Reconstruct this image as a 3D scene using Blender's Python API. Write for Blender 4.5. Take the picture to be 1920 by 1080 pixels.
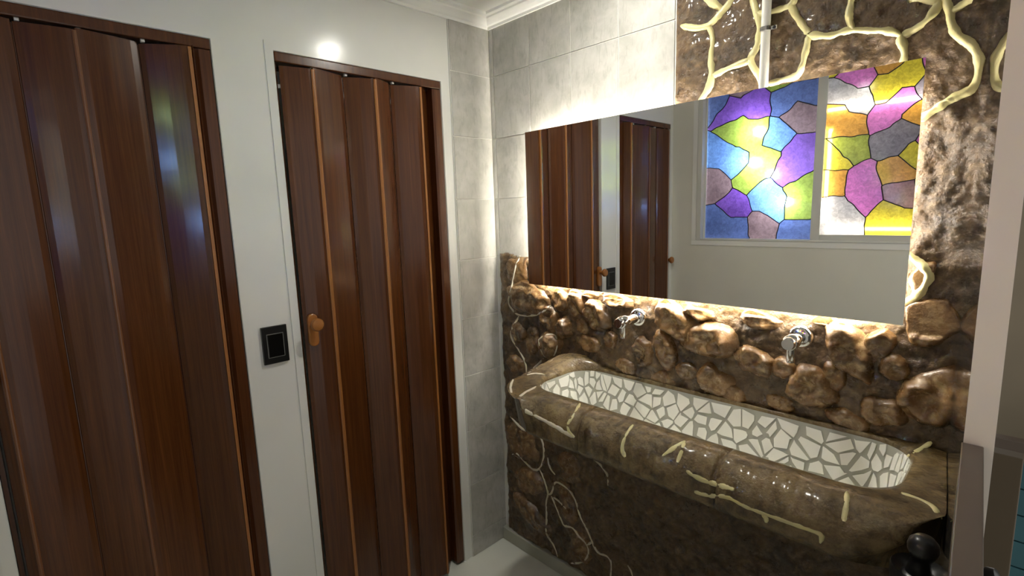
import bpy, bmesh, math, random
import numpy as np
from mathutils import Vector, Matrix, noise
from mathutils.bvhtree import BVHTree

for o in list(bpy.data.objects):
    bpy.data.objects.remove(o)
SC = bpy.context.scene
COL = SC.collection
random.seed(7)
RNG = np.random.default_rng(11)

# ------------------------------------------------------------------ camera
CAM = Vector((1.672, -1.510, 1.555))
FPX = 948.7
_yaw, _pitch, _roll = 0.806625, -0.151018, 0.032927
_f = Vector((-math.sin(_yaw) * math.cos(_pitch), math.cos(_yaw) * math.cos(_pitch), math.sin(_pitch)))
_r = Vector((math.cos(_yaw), math.sin(_yaw), 0))
_d = _f.cross(_r)
RIGHT = math.cos(_roll) * _r + math.sin(_roll) * _d
DOWN = -math.sin(_roll) * _r + math.cos(_roll) * _d
FWD = _f
cd = bpy.data.cameras.new('camera')
cd.sensor_width = 36.0
cd.lens = FPX / 1920 * 36.0
cd.clip_start = 0.02
cam = bpy.data.objects.new('camera', cd)
COL.objects.link(cam)
M = Matrix.Identity(4)
for i, v in enumerate((RIGHT, -DOWN, -FWD)):
    M[0][i], M[1][i], M[2][i] = v
M.translation = CAM
cam.matrix_world = M
SC.camera = cam

# ------------------------------------------------------------------ world, exposure
w = bpy.data.worlds.new('world')
SC.world = w
w.use_nodes = True
w.node_tree.nodes['Background'].inputs[0].default_value = (0.98, 0.97, 0.95, 1)
w.node_tree.nodes['Background'].inputs[1].default_value = 0.68
SC.view_settings.view_transform = 'Standard'
SC.view_settings.look = 'None'
SC.view_settings.exposure = 0.40
SC.view_settings.gamma = 1.0
SC.view_settings.use_curve_mapping = False

LED_STRENGTH = 108.0
LAMP_STRENGTH = 640.0
WARM = (1.0, 0.93, 0.80)
COOL = (0.62, 0.80, 1.0)


def ray(px, py):
    return (FWD + RIGHT * ((px - 960) / FPX) + DOWN * ((py - 540) / FPX)).normalized()


def on_x(px, py, X=0.0):
    v = ray(px, py)
    return CAM + v * ((X - CAM.x) / v.x)


def on_y(px, py, Y=0.0):
    v = ray(px, py)
    return CAM + v * ((Y - CAM.y) / v.y)


# ------------------------------------------------------------------ materials
def mat(name, base=(0.5, 0.5, 0.5), rough=0.5, metal=0.0, coat=0.0, spec=0.5):
    m = bpy.data.materials.new(name)
    m.use_nodes = True
    b = m.node_tree.nodes['Principled BSDF']
    b.inputs['Base Color'].default_value = (*base, 1)
    b.inputs['Roughness'].default_value = rough
    b.inputs['Metallic'].default_value = metal
    b.inputs['Coat Weight'].default_value = coat
    b.inputs['Coat Roughness'].default_value = 0.15
    b.inputs['Specular IOR Level'].default_value = spec
    return m


class NT:
    def __init__(self, m):
        self.t = m.node_tree
        self.b = self.t.nodes['Principled BSDF']

    def n(self, typ, **kw):
        nd = self.t.nodes.new(typ)
        for k, v in kw.items():
            setattr(nd, k, v)
        return nd

    def l(self, a, b):
        self.t.links.new(a, b)

    def coords(self, scale=(1, 1, 1), rnd=False):
        tc = self.n('ShaderNodeTexCoord')
        mp = self.n('ShaderNodeMapping')
        mp.inputs['Scale'].default_value = scale
        self.l(tc.outputs['Object'], mp.inputs['Vector'])
        if rnd:
            oi = self.n('ShaderNodeObjectInfo')
            mu = self.n('ShaderNodeMath', operation='MULTIPLY')
            mu.inputs[1].default_value = 37.0
            self.l(oi.outputs['Random'], mu.inputs[0])
            self.l(mu.outputs[0], mp.inputs['Location'])
        return mp.outputs['Vector']

    def noise(self, vec, scale, detail=4, rough=0.55, dist=0.0):
        nz = self.n('ShaderNodeTexNoise')
        nz.inputs['Scale'].default_value = scale
        nz.inputs['Detail'].default_value = detail
        nz.inputs['Roughness'].default_value = rough
        nz.inputs['Distortion'].default_value = dist
        self.l(vec, nz.inputs['Vector'])
        return nz.outputs['Fac']

    def ramp(self, fac, stops):
        r = self.n('ShaderNodeValToRGB')
        e = r.color_ramp.elements
        while len(e) < len(stops):
            e.new(0.5)
        for i, (p, c) in enumerate(stops):
            e[i].position = p
            e[i].color = (*c, 1)
        self.l(fac, r.inputs['Fac'])
        return r.outputs['Color']

    def mix(self, fac, a, b, mode='MIX'):
        x = self.n('ShaderNodeMix', data_type='RGBA', blend_type=mode)
        for sock, v in ((x.inputs[0], fac), (x.inputs[6], a), (x.inputs[7], b)):
            if isinstance(v, (int, float)):
                sock.default_value = v
            elif isinstance(v, tuple):
                sock.default_value = (*v, 1)
            else:
                self.l(v, sock)
        return x.outputs[2]

    def bump(self, h, strength, dist=0.002):
        bp = self.n('ShaderNodeBump')
        bp.inputs['Strength'].default_value = strength
        bp.inputs['Distance'].default_value = dist
        self.l(h, bp.inputs['Height'])
        self.l(bp.outputs['Normal'], self.b.inputs['Normal'])


def mat_wood():
    m = mat('reddish_wood_vinyl', rough=0.27, coat=0.26, spec=0.28)
    k = NT(m)
    v = k.coords((30, 30, 0.9), rnd=True)
    g = k.noise(v, 3.0, 6, 0.6, 0.6)
    v2 = k.coords((110, 110, 1.6), rnd=True)
    g2 = k.noise(v2, 3.0, 3, 0.6)
    c = k.ramp(g, [(0.25, (0.060, 0.017, 0.0042)), (0.55, (0.092, 0.029, 0.0072)), (0.8, (0.128, 0.044, 0.0110))])
    c2 = k.ramp(g2, [(0.35, (0.75, 0.75, 0.75)), (0.65, (1.08, 1.05, 1.0))])
    k.l(k.mix(0.7, c, c2, 'MULTIPLY'), k.b.inputs['Base Color'])
    k.bump(g2, 0.05, 0.001)
    return m


def mat_paint(name, c, rough=0.28, amt=0.05):
    m = mat(name, c, rough)
    k = NT(m)
    v = k.coords()
    n1 = k.noise(v, 2.2, 3)
    n2 = k.noise(v, 25, 4)
    lo = tuple(x * (1 - amt) for x in c)
    hi = tuple(min(1, x * (1 + amt)) for x in c)
    k.l(k.ramp(n1, [(0.3, lo), (0.7, hi)]), k.b.inputs['Base Color'])
    k.bump(n2, 0.10, 0.002)
    return m


def mat_tile():
    m = mat('mottled_grey_ceramic', rough=0.32)
    k = NT(m)
    v = k.coords((1, 1, 1), rnd=True)
    n1 = k.noise(v, 9, 6, 0.62, 0.4)
    v2 = k.coords((1.6, 1.6, 0.5), rnd=True)
    n2 = k.noise(v2, 38, 4, 0.6, 0.8)
    c = k.ramp(n1, [(0.30, (0.35, 0.345, 0.31)), (0.52, (0.45, 0.44, 0.405)), (0.75, (0.55, 0.54, 0.505))])
    c2 = k.ramp(n2, [(0.33, (0.72, 0.71, 0.69)), (0.5, (1, 1, 1))])
    k.l(k.mix(0.55, c, c2, 'MULTIPLY'), k.b.inputs['Base Color'])
    return m


def mat_rock(name='varnished_brown_rock', dark=(0.028, 0.015, 0.005), mid=(0.100, 0.057, 0.022), tan=(0.36, 0.24, 0.11), rough=0.30, tanamt=0.5, bump=0.75):
    m = mat(name, rough=rough, coat=0.35)
    k = NT(m)
    v = k.coords()
    n1 = k.noise(v, 7, 6, 0.62, 0.5)
    n2 = k.noise(v, 34, 5, 0.65, 0.3)
    n3 = k.noise(v, 150, 4, 0.6)
    base = k.ramp(n1, [(0.30, dark), (0.55, mid), (0.78, tuple(min(1, x * 1.55) for x in mid))])
    b2 = k.ramp(n2, [(0.32, (0.60, 0.56, 0.52)), (0.62, (1.1, 1.08, 1.02))])
    c = k.mix(0.8, base, b2, 'MULTIPLY')
    ge = k.n('ShaderNodeNewGeometry')
    pr = k.ramp(ge.outputs['Pointiness'], [(0.49, (0, 0, 0)), (0.57, (1, 1, 1))])
    br = k.ramp(n2, [(0.40, (0, 0, 0)), (0.60, (1, 1, 1))])
    am = k.mix(1.0, pr, br, 'MULTIPLY')
    am2 = k.mix(1.0, am, (tanamt, tanamt, tanamt), 'MULTIPLY')
    k.l(k.mix(am2, c, tan), k.b.inputs['Base Color'])
    k.l(k.ramp(n2, [(0.3, (rough * 0.7,) * 3), (0.7, (rough * 1.7,) * 3)]), k.b.inputs['Roughness'])
    n4 = k.noise(v, 75, 7, 0.75, 0.5)
    k.bump(k.mix(0.5, n4, n3), bump, 0.008)
    return m


def mat_emit(name, col, strength):
    m = bpy.data.materials.new(name)
    m.use_nodes = True
    t = m.node_tree
    t.nodes.clear()
    e = t.nodes.new('ShaderNodeEmission')
    o = t.nodes.new('ShaderNodeOutputMaterial')
    e.inputs[0].default_value = (*col, 1)
    e.inputs[1].default_value = strength
    t.links.new(e.outputs[0], o.inputs[0])
    return m


def mat_stained(name, col):
    m = bpy.data.materials.new(name)
    m.use_nodes = True
    k = NT(m)
    t = m.node_tree
    out = t.nodes['Material Output']
    t.nodes.remove(k.b)
    v = k.coords((1, 1, 1), rnd=True)
    n1 = k.noise(v, 55, 5, 0.65, 0.8)
    n2 = k.noise(v, 12, 3)
    c = k.mix(1.0, k.ramp(n1, [(0.3, tuple(x * 0.55 for x in col)), (0.65, tuple(min(1, x * 1.15 + 0.03) for x in col))]),
              k.ramp(n2, [(0.3, (0.8, 0.8, 0.8)), (0.7, (1.1, 1.1, 1.1))]), 'MULTIPLY')
    tr = k.n('ShaderNodeBsdfTranslucent')
    df = k.n('ShaderNodeBsdfDiffuse')
    gl = k.n('ShaderNodeBsdfGlossy')
    gl.inputs['Roughness'].default_value = 0.08
    k.l(c, tr.inputs['Color'])
    k.l(c, df.inputs['Color'])
    m1 = k.n('ShaderNodeMixShader')
    m1.inputs[0].default_value = 0.22
    k.l(tr.outputs[0], m1.inputs[1])
    k.l(df.outputs[0], m1.inputs[2])
    fr = k.n('ShaderNodeFresnel')
    fr.inputs['IOR'].default_value = 1.45
    m2 = k.n('ShaderNodeMixShader')
    k.l(fr.outputs[0], m2.inputs[0])
    tp = k.n('ShaderNodeBsdfRefraction')
    tp.inputs['Color'].default_value = (*[0.15 + 0.85 * x for x in col], 1)
    tp.inputs['Roughness'].default_value = 0.6
    tp.inputs['IOR'].default_value = 1.35
    m3 = k.n('ShaderNodeMixShader')
    m3.inputs[0].default_value = 0.30
    k.l(m1.outputs[0], m3.inputs[1])
    k.l(tp.outputs[0], m3.inputs[2])
    k.l(m3.outputs[0], m2.inputs[1])
    k.l(gl.outputs[0], m2.inputs[2])
    k.l(m2.outputs[0], out.inputs[0])
    return m


WOOD = mat_wood()
WOOD_EDGE = mat('orange_brown_hinge_vinyl', (0.30, 0.115, 0.028), 0.35)
WOOD_SOFT = mat('brown_hinge_vinyl', (0.17, 0.066, 0.024), 0.28)
TRACK_SHADE = mat('dark_track_shadow', (0.02, 0.008, 0.005), 0.6)
HANDLE = mat('orange_brown_plastic', (0.32, 0.118, 0.024), 0.35, coat=0.2)
WHITE = mat_paint('white_gloss_wall_paint', (0.75, 0.75, 0.71), 0.18)
WHITE.node_tree.nodes['Principled BSDF'].inputs['Specular IOR Level'].default_value = 0.35
WHITE_TRIM = mat_paint('white_trim_paint', (0.86, 0.86, 0.83), 0.30)
WALL_OPP = mat_paint('greyish_white_wall_paint', (0.76, 0.75, 0.67), 0.35)
CEIL = mat_paint('white_ceiling_panel', (0.80, 0.80, 0.76), 0.5)
NICHE = mat_paint('grey_niche_paint', (0.10, 0.10, 0.11), 0.6)
TILE = mat_tile()
GROUT = mat('tile_grout', (0.66, 0.65, 0.60), 0.8)
ROCK = mat_rock()
ROCK_STONE = mat_rock('varnished_brown_stone', (0.042, 0.021, 0.008), (0.190, 0.105, 0.040), (0.66, 0.48, 0.25), 0.22, 1.0, 0.4)
ROCK_RIM = mat_rock('glossy_brown_sink_rim', (0.050, 0.032, 0.011), (0.135, 0.088, 0.034), (0.34, 0.26, 0.13), 0.15, 0.6)
VEIN = mat('cream_yellow_painted_joint', (0.62, 0.56, 0.28), 0.35)
NT(VEIN).bump(NT(VEIN).noise(NT(VEIN).coords(), 180, 4), 0.3, 0.003)
VEIN_PALE = mat('pale_cream_painted_joint', (0.60, 0.54, 0.42), 0.4)
MOSAIC = mat('white_glazed_tile_shard', (0.80, 0.80, 0.74), 0.15)
MORTAR = mat('grey_mosaic_grout', (0.35, 0.35, 0.30), 0.6)
CHROME = mat('chrome', (0.82, 0.82, 0.84), 0.07, 1.0)
MIRROR = mat('silvered_mirror', (0.93, 0.94, 0.93), 0.0, 1.0)
MIRROR_BACK = mat('mirror_backing', (0.55, 0.55, 0.53), 0.6)
ALU = mat('brushed_aluminium', (0.6, 0.6, 0.6), 0.4, 0.8)
BLACK = mat('black_plastic', (0.006, 0.006, 0.006), 0.30)
BLACK_GLOSS = mat('black_gloss', (0.003, 0.003, 0.003), 0.12)
GREYLINE = mat('grey_outline', (0.30, 0.30, 0.28), 0.4)
CONDUIT = mat('white_plastic_conduit', (0.75, 0.74, 0.68), 0.3)
FRAME = mat('white_aluminium_frame', (0.66, 0.66, 0.62), 0.3)
LEAD = mat('black_lead_line', (0.012, 0.010, 0.012), 0.45)
FLOOR = mat_paint('grey_cement_floor', (0.68, 0.69, 0.62), 0.30, 0.12)
KERB = mat_paint('grey_cement_kerb', (0.36, 0.36, 0.30), 0.5, 0.2)
PANEL = mat('dark_polished_panel', (0.10, 0.09, 0.08), 0.0)
PANEL.node_tree.nodes['Principled BSDF'].inputs['IOR'].default_value = 2.0
PANEL_END = mat_paint('pinkish_white_panel_end', (0.86, 0.78, 0.71), 0.25, 0.05)
BROWN_BOARD = mat_paint('brown_painted_board', (0.085, 0.062, 0.048), 0.35, 0.2)
POST = mat_paint('tan_brown_post', (0.10, 0.072, 0.042), 0.5, 0.2)
TEAL = mat_paint('turquoise_painted_plank', (0.022, 0.085, 0.105), 0.5, 0.2)
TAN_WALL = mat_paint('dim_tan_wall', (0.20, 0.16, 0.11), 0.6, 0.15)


# ------------------------------------------------------------------ mesh helpers
def link(name, me, m, parent=None, smooth=False):
    o = bpy.data.objects.new(name, me)
    COL.objects.link(o)
    if m is not None and not me.materials:
        me.materials.append(m)
    if smooth:
        me.polygons.foreach_set('use_smooth', [True] * len(me.polygons))
    if parent is not None:
        o.parent = parent
    return o


def from_bm(name, bm, m, parent=None, smooth=False):
    bmesh.ops.recalc_face_normals(bm, faces=bm.faces)
    me = bpy.data.meshes.new(name)
    bm.to_mesh(me)
    bm.free()
    return link(name, me, m, parent, smooth)


def from_py(name, v, f, m, parent=None, smooth=False):
    me = bpy.data.meshes.new(name)
    me.from_pydata([tuple(p) for p in v], [], f)
    me.update()
    return link(name, me, m, parent, smooth)


def add_box(bm, lo, hi, bevel=0.0):
    r = bmesh.ops.create_cube(bm, size=1.0)
    vs = r['verts']
    lo, hi = Vector(lo), Vector(hi)
    for v in vs:
        v.co = Vector([(lo[i] + hi[i]) / 2 + v.co[i] * (hi[i] - lo[i]) for i in range(3)])
    if bevel > 0:
        es = list({e for v in vs for e in v.link_edges})
        bmesh.ops.bevel(bm, geom=es, offset=bevel, segments=2, profile=0.5, affect='EDGES', clamp_overlap=True)


def box(name, lo, hi, m, parent=None, bevel=0.0):
    bm = bmesh.new()
    add_box(bm, lo, hi, bevel)
    return from_bm(name, bm, m, parent)


def prism(name, pts, z0, z1, m, parent=None, bevel=0.0):
    """vertical prism over an xy polygon"""
    bm = bmesh.new()
    a = [bm.verts.new((x, y, z0)) for x, y in pts]
    b = [bm.verts.new((x, y, z1)) for x, y in pts]
    n = len(pts)
    bm.faces.new(a)
    bm.faces.new(b)
    for i in range(n):
        bm.faces.new((a[i], a[(i + 1) % n], b[(i + 1) % n], b[i]))
    if bevel:
        bmesh.ops.bevel(bm, geom=list(bm.edges), offset=bevel, segments=2, profile=0.5, affect='EDGES', clamp_overlap=True)
    return from_bm(name, bm, m, parent)


def lathe(name, prof, center, axis, m, parent=None, n=28):
    """prof: list of (radius, distance along axis)"""
    axis = Vector(axis).normalized()
    u = axis.orthogonal().normalized()
    w_ = axis.cross(u)
    c = Vector(center)
    bm = bmesh.new()
    rings = []
    for r, h in prof:
        if r < 1e-6:
            rings.append([bm.verts.new(c + axis * h)])
        else:
            rings.append([bm.verts.new(c + axis * h + (u * math.cos(2 * math.pi * i / n) + w_ * math.sin(2 * math.pi * i / n)) * r) for i in range(n)])
    for a, b in zip(rings, rings[1:]):
        for i in range(n):
            j = (i + 1) % n
            if len(a) == 1 and len(b) > 1:
                bm.faces.new((a[0], b[i], b[j]))
            elif len(b) == 1 and len(a) > 1:
                bm.faces.new((a[i], a[j], b[0]))
            elif len(a) > 1:
                bm.faces.new((a[i], a[j], b[j], b[i]))
    for r_ in (rings[0], rings[-1]):
        if len(r_) > 1:
            bm.faces.new(r_)
    o = from_bm(name, bm, m, parent, True)
    mod = o.modifiers.new('es', 'EDGE_SPLIT')
    mod.split_angle = math.radians(40)
    return o


def empty(name, loc=(0, 0, 0)):
    o = bpy.data.objects.new(name, None)
    o.empty_display_size = 0.05
    COL.objects.link(o)
    o.location = loc
    return o


def tag(o, label=None, cat=None, group=None, kind=None):
    for k_, v_ in (('label', label), ('category', cat), ('group', group), ('kind', kind)):
        if v_:
            o[k_] = v_
    return o


def reparent(child, parent):
    child.parent = parent
    child.matrix_parent_inverse = Matrix.Translation(parent.location).inverted()


# ------------------------------------------------------------------ room shell
YB = -1.66            # the wall with the stained window
ZC = 2.345            # ceiling
floor = box('floor', (-0.12, YB - 0.3, -0.06), (2.75, 1.25, 0), FLOOR)
tag(floor, 'grey cement floor under the rock sink', kind='structure')
ceil = box('ceiling', (-0.12, YB - 0.3, ZC), (2.75, 1.25, ZC + 0.06), CEIL)
tag(ceil, 'white ceiling panel above the tiled corner', kind='structure')

# left wall with two door openings
D1 = (-1.620, -1.057)
D2 = (-0.885, -0.260)
DT = 2.062
bm = bmesh.new()
for lo, hi in (((-0.10, YB, 0), (0, D1[0], ZC)), ((-0.10, D1[0], DT), (0, D1[1], ZC)), ((-0.10, D1[1], 0), (0, D2[0], ZC)),
               ((-0.10, D2[0], DT), (0, D2[1], ZC)), ((-0.10, D2[1], 0), (0, 0.12, ZC)), ((-0.14, YB, 0), (-0.10, 0.12, ZC))):  # last box: unseen slab added behind the doors to keep light from leaking in
    add_box(bm, lo, hi)
wl = from_bm('wall_left', bm, WHITE)
tag(wl, 'white glossy painted wall holding both folding doors', kind='structure')

# back wall (substrate), tiles and rock cladding are its pieces
wb = box('wall_back', (-0.10, 0.0, 0), (1.60, 0.12, ZC), GROUT)
tag(wb, 'back wall with grey tiles on the left and brown rock cladding', kind='structure')

# tiles: 20 x 25 cm
TB = 0.100
rows = [(0.0, TB)] + [(TB + 0.2515 * i, TB + 0.2515 * (i + 1)) for i in range(9)]
rows = [(a, min(b, 2.325)) for a, b in rows]
J = 0.0018
cache = {}


def tile(lo, hi, parent):
    size = tuple(round(hi[i] - lo[i], 4) for i in range(3))
    if size not in cache:
        b_ = bmesh.new()
        add_box(b_, [-s / 2 for s in size], [s / 2 for s in size], 0.0012)
        me = bpy.data.meshes.new('tile')
        bmesh.ops.recalc_face_normals(b_, faces=b_.faces)
        b_.to_mesh(me)
        b_.free()
        me.materials.append(TILE)
        cache[size] = me
    o = bpy.data.objects.new('tile', cache[size])
    COL.objects.link(o)
    o.location = [(lo[i] + hi[i]) / 2 for i in range(3)]
    o.parent = parent
    return o


for a, b in rows:
    tile((0.0, -0.212 + J, a + J), (0.007, -0.002 - J, b - J), wl)
box('tile_bed', (0.0, -0.214, 0), (0.0045, 0.0, 2.325), GROUT, wl)
cols = [0.008, 0.030, 0.237, 0.443, 0.648, 0.853]
for i in range(len(cols) - 1):
    for a, b in rows:
        if b > 1.40:
            tile((cols[i] + J, -0.003, a + J), (cols[i + 1] - J, 0.004, b - J), wb)

# rock cladding: one relief skin
CX0, CX1, CZ0, CZ1 = 0.018, 1.592, 0.055, 2.335
STEP = 0.0052
NX = int((CX1 - CX0) / STEP)
NZ = int((CZ1 - CZ0) / STEP)


def inside(x, z):
    return not (x < 0.856 and z > 1.366 + 0.012 * math.sin(x * 21))


def fbm(x, z, s, seed, oct_=3):
    return noise.fractal(Vector((x * s, z * s, seed)), 1.0, 2.0, oct_)


def edge_dist(x, z):
    d = min(x - CX0 - 0.012 * fbm(x, z, 6, 9.0) - 0.012, z - CZ0)
    if z > 1.30:
        if x > 0.856:
            d = min(d, x - 0.856)
        else:
            d = min(d, 1.366 + 0.012 * math.sin(x * 21) - z)
    return d


def clad_depth(x, z):
    d = edge_dist(x, z)
    e = max(0.0, min(1.0, d / 0.014))
    e = math.sqrt(e * (2 - e))
    h = 0.016 + 0.007 * fbm(x, z, 7, 1.5) + 0.0050 * fbm(x, z, 26, 4.2) + 0.0026 * fbm(x, z, 75, 7.7, 3)
    if z < 1.25:
        h += 0.004 * max(0, fbm(x, z, 14, 12.3)) + 0.0075 * (0.6 - abs(fbm(x, z, 11, 21.0, 2)) * 2) * min(1, (1.25 - z) / .03)
    lim = 0.026 if 1.20 < z < 1.92 and x > 0.2 else 0.05
    return min(h, lim) * e


verts, idx, faces = [], {}, []
for j in range(NZ + 1):
    z = CZ0 + (CZ1 - CZ0) * j / NZ
    for i in range(NX + 1):
        x = CX0 + (CX1 - CX0) * i / NX
        if inside(x, z):
            idx[(i, j)] = len(verts)
            verts.append((x, 0.002 - clad_depth(x, z), z))
for j in range(NZ):
    for i in range(NX):
        q = [idx.get(p) for p in ((i, j), (i + 1, j), (i + 1, j + 1), (i, j + 1))]
        if None not in q:
            faces.append(q)
clad = from_py('rock_cladding', verts, faces, ROCK, wb, True)
clad['label'] = 'varnished brown rock relief with cream joints'
CL_V = [Vector(v) for v in verts]
CL_F = list(faces)

# bulging stones: px centre, half extents in px, tilt (deg), height (m), hollow amount
STONES = [
    (987, 560, 36, 29, 10, .026, .2), (1046, 561, 15, 24, -5, .028, .4), (1077, 570, 16, 27, 0, .032, .3), (1114, 592, 22, 31, 8, .034, .3),
    (1153, 566, 30, 14, 5, .026, .2), (1103, 554, 17, 9, 5, .020, .1), (1025, 600, 22, 27, 10, .030, .4), (1055, 617, 16, 20, -25, .034, .3),
    (1027, 652, 19, 26, 0, .030, .1), (1102, 645, 23, 18, 0, .022, .5), (1140, 640, 14, 21, 0, .020, .3), (1202, 660, 20, 28, -8, .026, .6),
    (1245, 656, 23, 43, -20, .028, .5), (1260, 600, 27, 43, -30, .034, .5), (1325, 640, 54, 36, -8, .036, .45), (1420, 601, 40, 19, 5, .024, .3),
    (1407, 678, 37, 28, 5, .030, .6), (1335, 716, 31, 27, 0, .022, .4), (1517, 726, 44, 37, 10, .032, .75), (1592, 655, 42, 56, -28, .034, .4),
    (1650, 775, 46, 30, 20, .026, .4), (1742, 752, 70, 58, 5, .036, .7), (1742, 606, 51, 48, 0, .036, .25), (1724, 520, 22, 34, 15, .018, .1),
    (966, 510, 20, 26, 0, .018, .2), (966, 625, 14, 24, 0, .020, .2), (961, 684, 17, 20, 0, .022, .5), (992, 640, 14, 32, 0, .020, .2),
    (1460, 760, 30, 18, 10, .014, .3), (1675, 690, 30, 26, 0, .018, .3), (975, 830, 26, 36, 0, .018, .2), (985, 905, 26, 26, 0, .018, .2),
    (1308, 590, 30, 13, 8, .020, .2), (1466, 692, 26, 22, 0, .020, .4), (1285, 700, 24, 20, 0, .018, .3), (1560, 712, 26, 30, 10, .018, .3), (1585, 790, 38, 20, 12, .014, .2),
    (1372, 742, 28, 17, 8, .014, .3), (1645, 650, 30, 36, 15, .022, .3), (1545, 602, 26, 16, 8, .020, .2), (1172, 690, 22, 15, 5, .014, .3), (1236, 712, 24, 16, 5, .012, .2), (1088, 612, 11, 15, 0, .020, .2),
    (990, 965, 34, 20, 20, .020, .2), (1062, 880, 22, 34, 0, .016, .2), (1060, 950, 16, 40, -15, .016, .1), (1085, 1030, 22, 30, 0, .016, .1),
]
ALL_V, ALL_F = list(CL_V), list(CL_F)
for si, (px, py, rx, ry, tilt, H, hol) in enumerate(STONES):
    c = on_y(px, py, -0.03)
    ex = (on_y(px + rx, py, -0.03) - on_y(px - rx, py, -0.03)).length / 2
    ez = (on_y(px, py + ry, -0.03) - on_y(px, py - ry, -0.03)).length / 2
    ct, st = math.cos(math.radians(tilt)), math.sin(math.radians(tilt))
    rs = random.Random(si * 17 + 3)
    nf = rs.randint(5, 7)
    ph = rs.uniform(0, 6.28)
    facets = [(ph + 2 * math.pi * (i + rs.uniform(-.22, .22)) / nf, rs.uniform(.90, 1.18)) for i in range(nf)]
    tx, tz = rs.uniform(-.35, .35), rs.uniform(-.1, .45)
    NA, NR = 60, 16
    vs, fs = [], []
    base0 = -clad_depth(min(max(c.x, CX0 + .02), CX1 - .02), c.z)
    for r in range(NR + 1):
        rr = r / NR
        for a in range(NA):
            if r == 0 and a > 0:
                break
            an = 2 * math.pi * a / NA
            k = sum((max(0.0, math.cos(an - q_[0])) / q_[1]) ** 7 for q_ in facets) ** (-1 / 7)
            k *= 1 + 0.07 * noise.noise(Vector((math.cos(an) * 3.3, math.sin(an) * 3.3, si * 1.7)))
            sx, sz = math.cos(an), math.sin(an)
            ux, uz = sx * rr * k * ex, sz * rr * k * ez
            x = c.x + ux * ct + uz * st
            z = c.z - ux * st + uz * ct
            dome = max(0.0, 1 - rr ** 4.5)
            ring = 1 - hol * math.exp(-((rr) / 0.48) ** 2)
            rg = 1 - 2 * abs(fbm(x, z, 19, si * 2.3, 2))
            n_ = 0.26 * fbm(x, z, 17, si * 2.3, 2) + 0.07 * fbm(x, z, 75, si * 1.1 + 5, 3) + 0.42 * (rg - .5)
            h = 1.15 * H * dome * max(0.1, (ring + n_ * (0.5 + 0.5 * rr)) * (1 + tx * sx * rr + tz * sz * rr)) - 0.005 * rr ** 8
            y = base0 + 0.006 - h
            if z > 1.235:
                y = max(y, -0.028)
            vs.append(Vector((min(x, 1.583), y, z)))
    for r in range(NR):
        for a in range(NA):
            b = (a + 1) % NA
            if r == 0:
                fs.append((0, 1 + b, 1 + a))
            else:
                o0, o1 = 1 + (r - 1) * NA, 1 + r * NA
                fs.append((o0 + a, o0 + b, o1 + b, o1 + a))
    from_py('stone', vs, fs, ROCK_STONE, clad, True)
    off = len(ALL_V)
    ALL_V += vs
    ALL_F += [tuple(i + off for i in f) for f in fs]

BVH_WALL = BVHTree.FromPolygons(ALL_V, ALL_F)


def smooth_line(pts, step):
    out = []
    n = len(pts)
    for i in range(n - 1):
        p0, p1, p2, p3 = pts[max(i - 1, 0)], pts[i], pts[i + 1], pts[min(i + 2, n - 1)]
        m_ = max(2, int((p2 - p1).length / step))
        for q in range(m_):
            t = q / m_
            out.append(0.5 * ((2 * p1) + (p2 - p0) * t + (2 * p0 - 5 * p1 + 4 * p2 - p3) * t * t + (3 * p1 - p0 - 3 * p2 + p3) * t ** 3))
    out.append(pts[-1])
    return out


def vein(name, pxs, bvh, width, height, m, parent, fallback_y=-0.03):
    pts2 = smooth_line([Vector((p[0], p[1], 0)) for p in pxs], 6.0)
    P, N = [], []
    for p in pts2:
        h = bvh.ray_cast(CAM, ray(p.x, p.y))
        if h[0] is None:
            P.append(on_y(p.x, p.y, fallback_y))
            N.append(Vector((0, -1, 0)))
        else:
            n_ = h[1]
            if n_.dot(ray(p.x, p.y)) > 0:
                n_ = -n_
            P.append(h[0])
            N.append(n_)
    # drop jumps, smooth normals and positions a little
    N = [sum((N[j] for j in range(max(0, i - 2), min(len(N), i + 3))), Vector()).normalized() for i in range(len(N))]
    for _ in range(1):
        P = [P[0]] + [(P[i - 1] + P[i] * 2 + P[i + 1]) / 4 for i in range(1, len(P) - 1)] + [P[-1]]
    sd = random.random() * 50
    vs, fs = [], []
    L = len(P)
    prof = [(-1.15, -0.6), (-0.85, 0.45), (-0.35, 0.95), (0.35, 0.95), (0.85, 0.45), (1.15, -0.6)]
    for i in range(L):
        t = (P[min(i + 1, L - 1)] - P[max(i - 1, 0)]).normalized()
        s = t.cross(N[i]).normalized()
        wv = width * (0.75 + 0.55 * (0.5 + noise.noise(Vector((i * 0.35, sd, 0)))))
        if i in (0, L - 1):
            wv *= 0.5
        for a, b in prof:
            vs.append(P[i] + s * (a * wv / 2) + N[i] * (b * height * (0.8 + 0.5 * noise.noise(Vector((i * 0.8, sd, a))))))
    K = len(prof)
    for i in range(L - 1):
        for a in range(K - 1):
            fs.append((i * K + a, i * K + a + 1, (i + 1) * K + a + 1, (i + 1) * K + a))
    fs.append(tuple(range(K)))
    fs.append(tuple((L - 1) * K + a for a in reversed(range(K))))
    return from_py(name, vs, fs, m, parent, True)


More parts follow.
